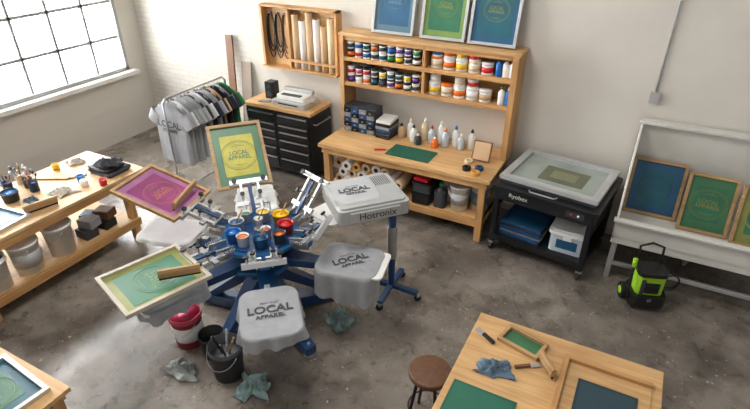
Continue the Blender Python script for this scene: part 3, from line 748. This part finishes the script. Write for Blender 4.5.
Mp=rad(angs[3]-.03,math.radians(17),.72,1.22,.72)
screen('silk_screen',.62,.72,WFR,lavender,Mp,emul=magenta,txt='LOCAL\nAPPAREL',tm=mat('orange_print',(190,120,90),.6),ts=.11,es=.78)
Ml=rad(angs[4],0,.7,1.075,.74)
screen('silk_screen',.66,.74,mat('screen_grey_wood',(182,172,156),.5),olive,Ml,emul=pgreen,txt='LOCAL\nAPPAREL',tm=printf,ts=.11,flip=True,es=.8)
squeegee('squeegee',Ml@T(-.17,-.16,.046)@RZ(1.1),.34)
squeegee('squeegee',Mp@T(.02,-.24,.046)@RZ(.15),.46)

# ------------------------------------------------------------- flash dryer
dz=1.22
Md=T(-2.22,4.0,0)@RZ(math.radians(48))
b=B('flash_dryer',M=Md,bevel=.012)
b.slab(rrect(.72,.64,.05),dz,dz+.14,lgrey); b.slab(rrect(.66,.58,.05),dz+.14,dz+.16,mat('dryer_top',(168,169,168),.45,.2)); b.slab(rrect(.6,.52,.03),dz-.02,dz,dgrey)
b.box((.0,-.33,dz+.068),(.5,.02,.1),lgrey)
for k in range(8): b.box((.14+.022*k,.14,dz+.162),(.008,.2,.004),dgrey)
b.box((.37,-.1,dz+.06),(.03,.16,.08),dgrey)
px_,py_=.3,-.02
b.cyl((px_,py_,.12),(px_,py_,dz),.04,blue); b.cyl((px_,py_,.5),(px_,py_,.9),.052,steel); b.box((px_,py_,dz-.06),(.16,.16,.08),blue)
for a in (0,pi/2,pi,3*pi/2):
    p=V(px_+.32*math.cos(a+.78),py_+.32*math.sin(a+.78),.1); b.beam((px_,py_,.12),p,.06,.05,blue); b.cyl(p+V(0,-.015,-.06),p+V(0,.015,-.06),.04,rubber); b.box(p+V(0,0,-.02),(.04,.05,.03),steel)
fd=b.done()
text(fd,'Hotronix',T(.02,-.342,dz+.068)@RX(pi/2),.1,printd,'badge_text',bold=.001)
t6=drape('tshirt_on_dryer',Md@T(-.1,.02,0),.4,.46,.08,dz+.168,.004,shirtl,3,amp=.003)
shirtprint(t6,dz+.1745,Matrix(),.1)

# ------------------------------------------------------------- floor items
bucket('ink_bucket',(-3.47,2.6,0),.155,.38,mat('red_bucket',(176,50,64),.4),inside=pink,label=white,fill=.96)
bucket('waste_bin',(-3.13,2.58,0),.12,.27,black,inside=dgrey,handle=False,fill=.5)
bucket('tool_bucket',(-2.84,2.46,0),.155,.36,dgrey,inside=grey,fill=.7)
b=B('spatulas',loc=(-2.84,2.46,.2),bevel=.002)
for k in range(4):
    a=k*1.6+.4; b.cyl((.03*math.cos(a),.03*math.sin(a),.06),(.1*math.cos(a),.1*math.sin(a),.26),.011,[WFR,lgrey,black,dgrey][k],seg=10)
b.done()
rag('shop_rag',(-3.26,2.28,0),.2,.13,.08,ragt,5.3); rag('shop_rag',(-2.54,2.42,0),.2,.19,.13,ragteal,2.2,.4); rag('shop_rag',(-2.28,3.55,0),.16,.2,.12,ragteal,6.6,1.1)

# ------------------------------------------------------------- lights
w=bpy.data.worlds.new('world'); scn.world=w; w.use_nodes=True
bg=w.node_tree.nodes['Background']; bg.inputs[0].default_value=(1,.98,.955,1); bg.inputs[1].default_value=.46
def area(name,loc,target,sx,sy,power,col=(1,1,1)):
    l=bpy.data.lights.new(name,'AREA'); l.shape='RECTANGLE'; l.size=sx; l.size_y=sy; l.energy=power; l.color=col
    o=bpy.data.objects.new(name,l); bpy.context.collection.objects.link(o); o.location=loc
    o.rotation_euler=(Vector(target)-Vector(loc)).to_track_quat('-Z','Y').to_euler(); return o
area('window_daylight',(-9.8,4.5,2.6),(-3,4.5,2.0),14,6,5200,(1,.99,.97))
area('overhead_fill',(-3.0,2.8,5.4),(-2.9,3.6,0),1.8,1.8,140,(1,.97,.92))  # added soft warm fill above the open-topped room, no real fixture
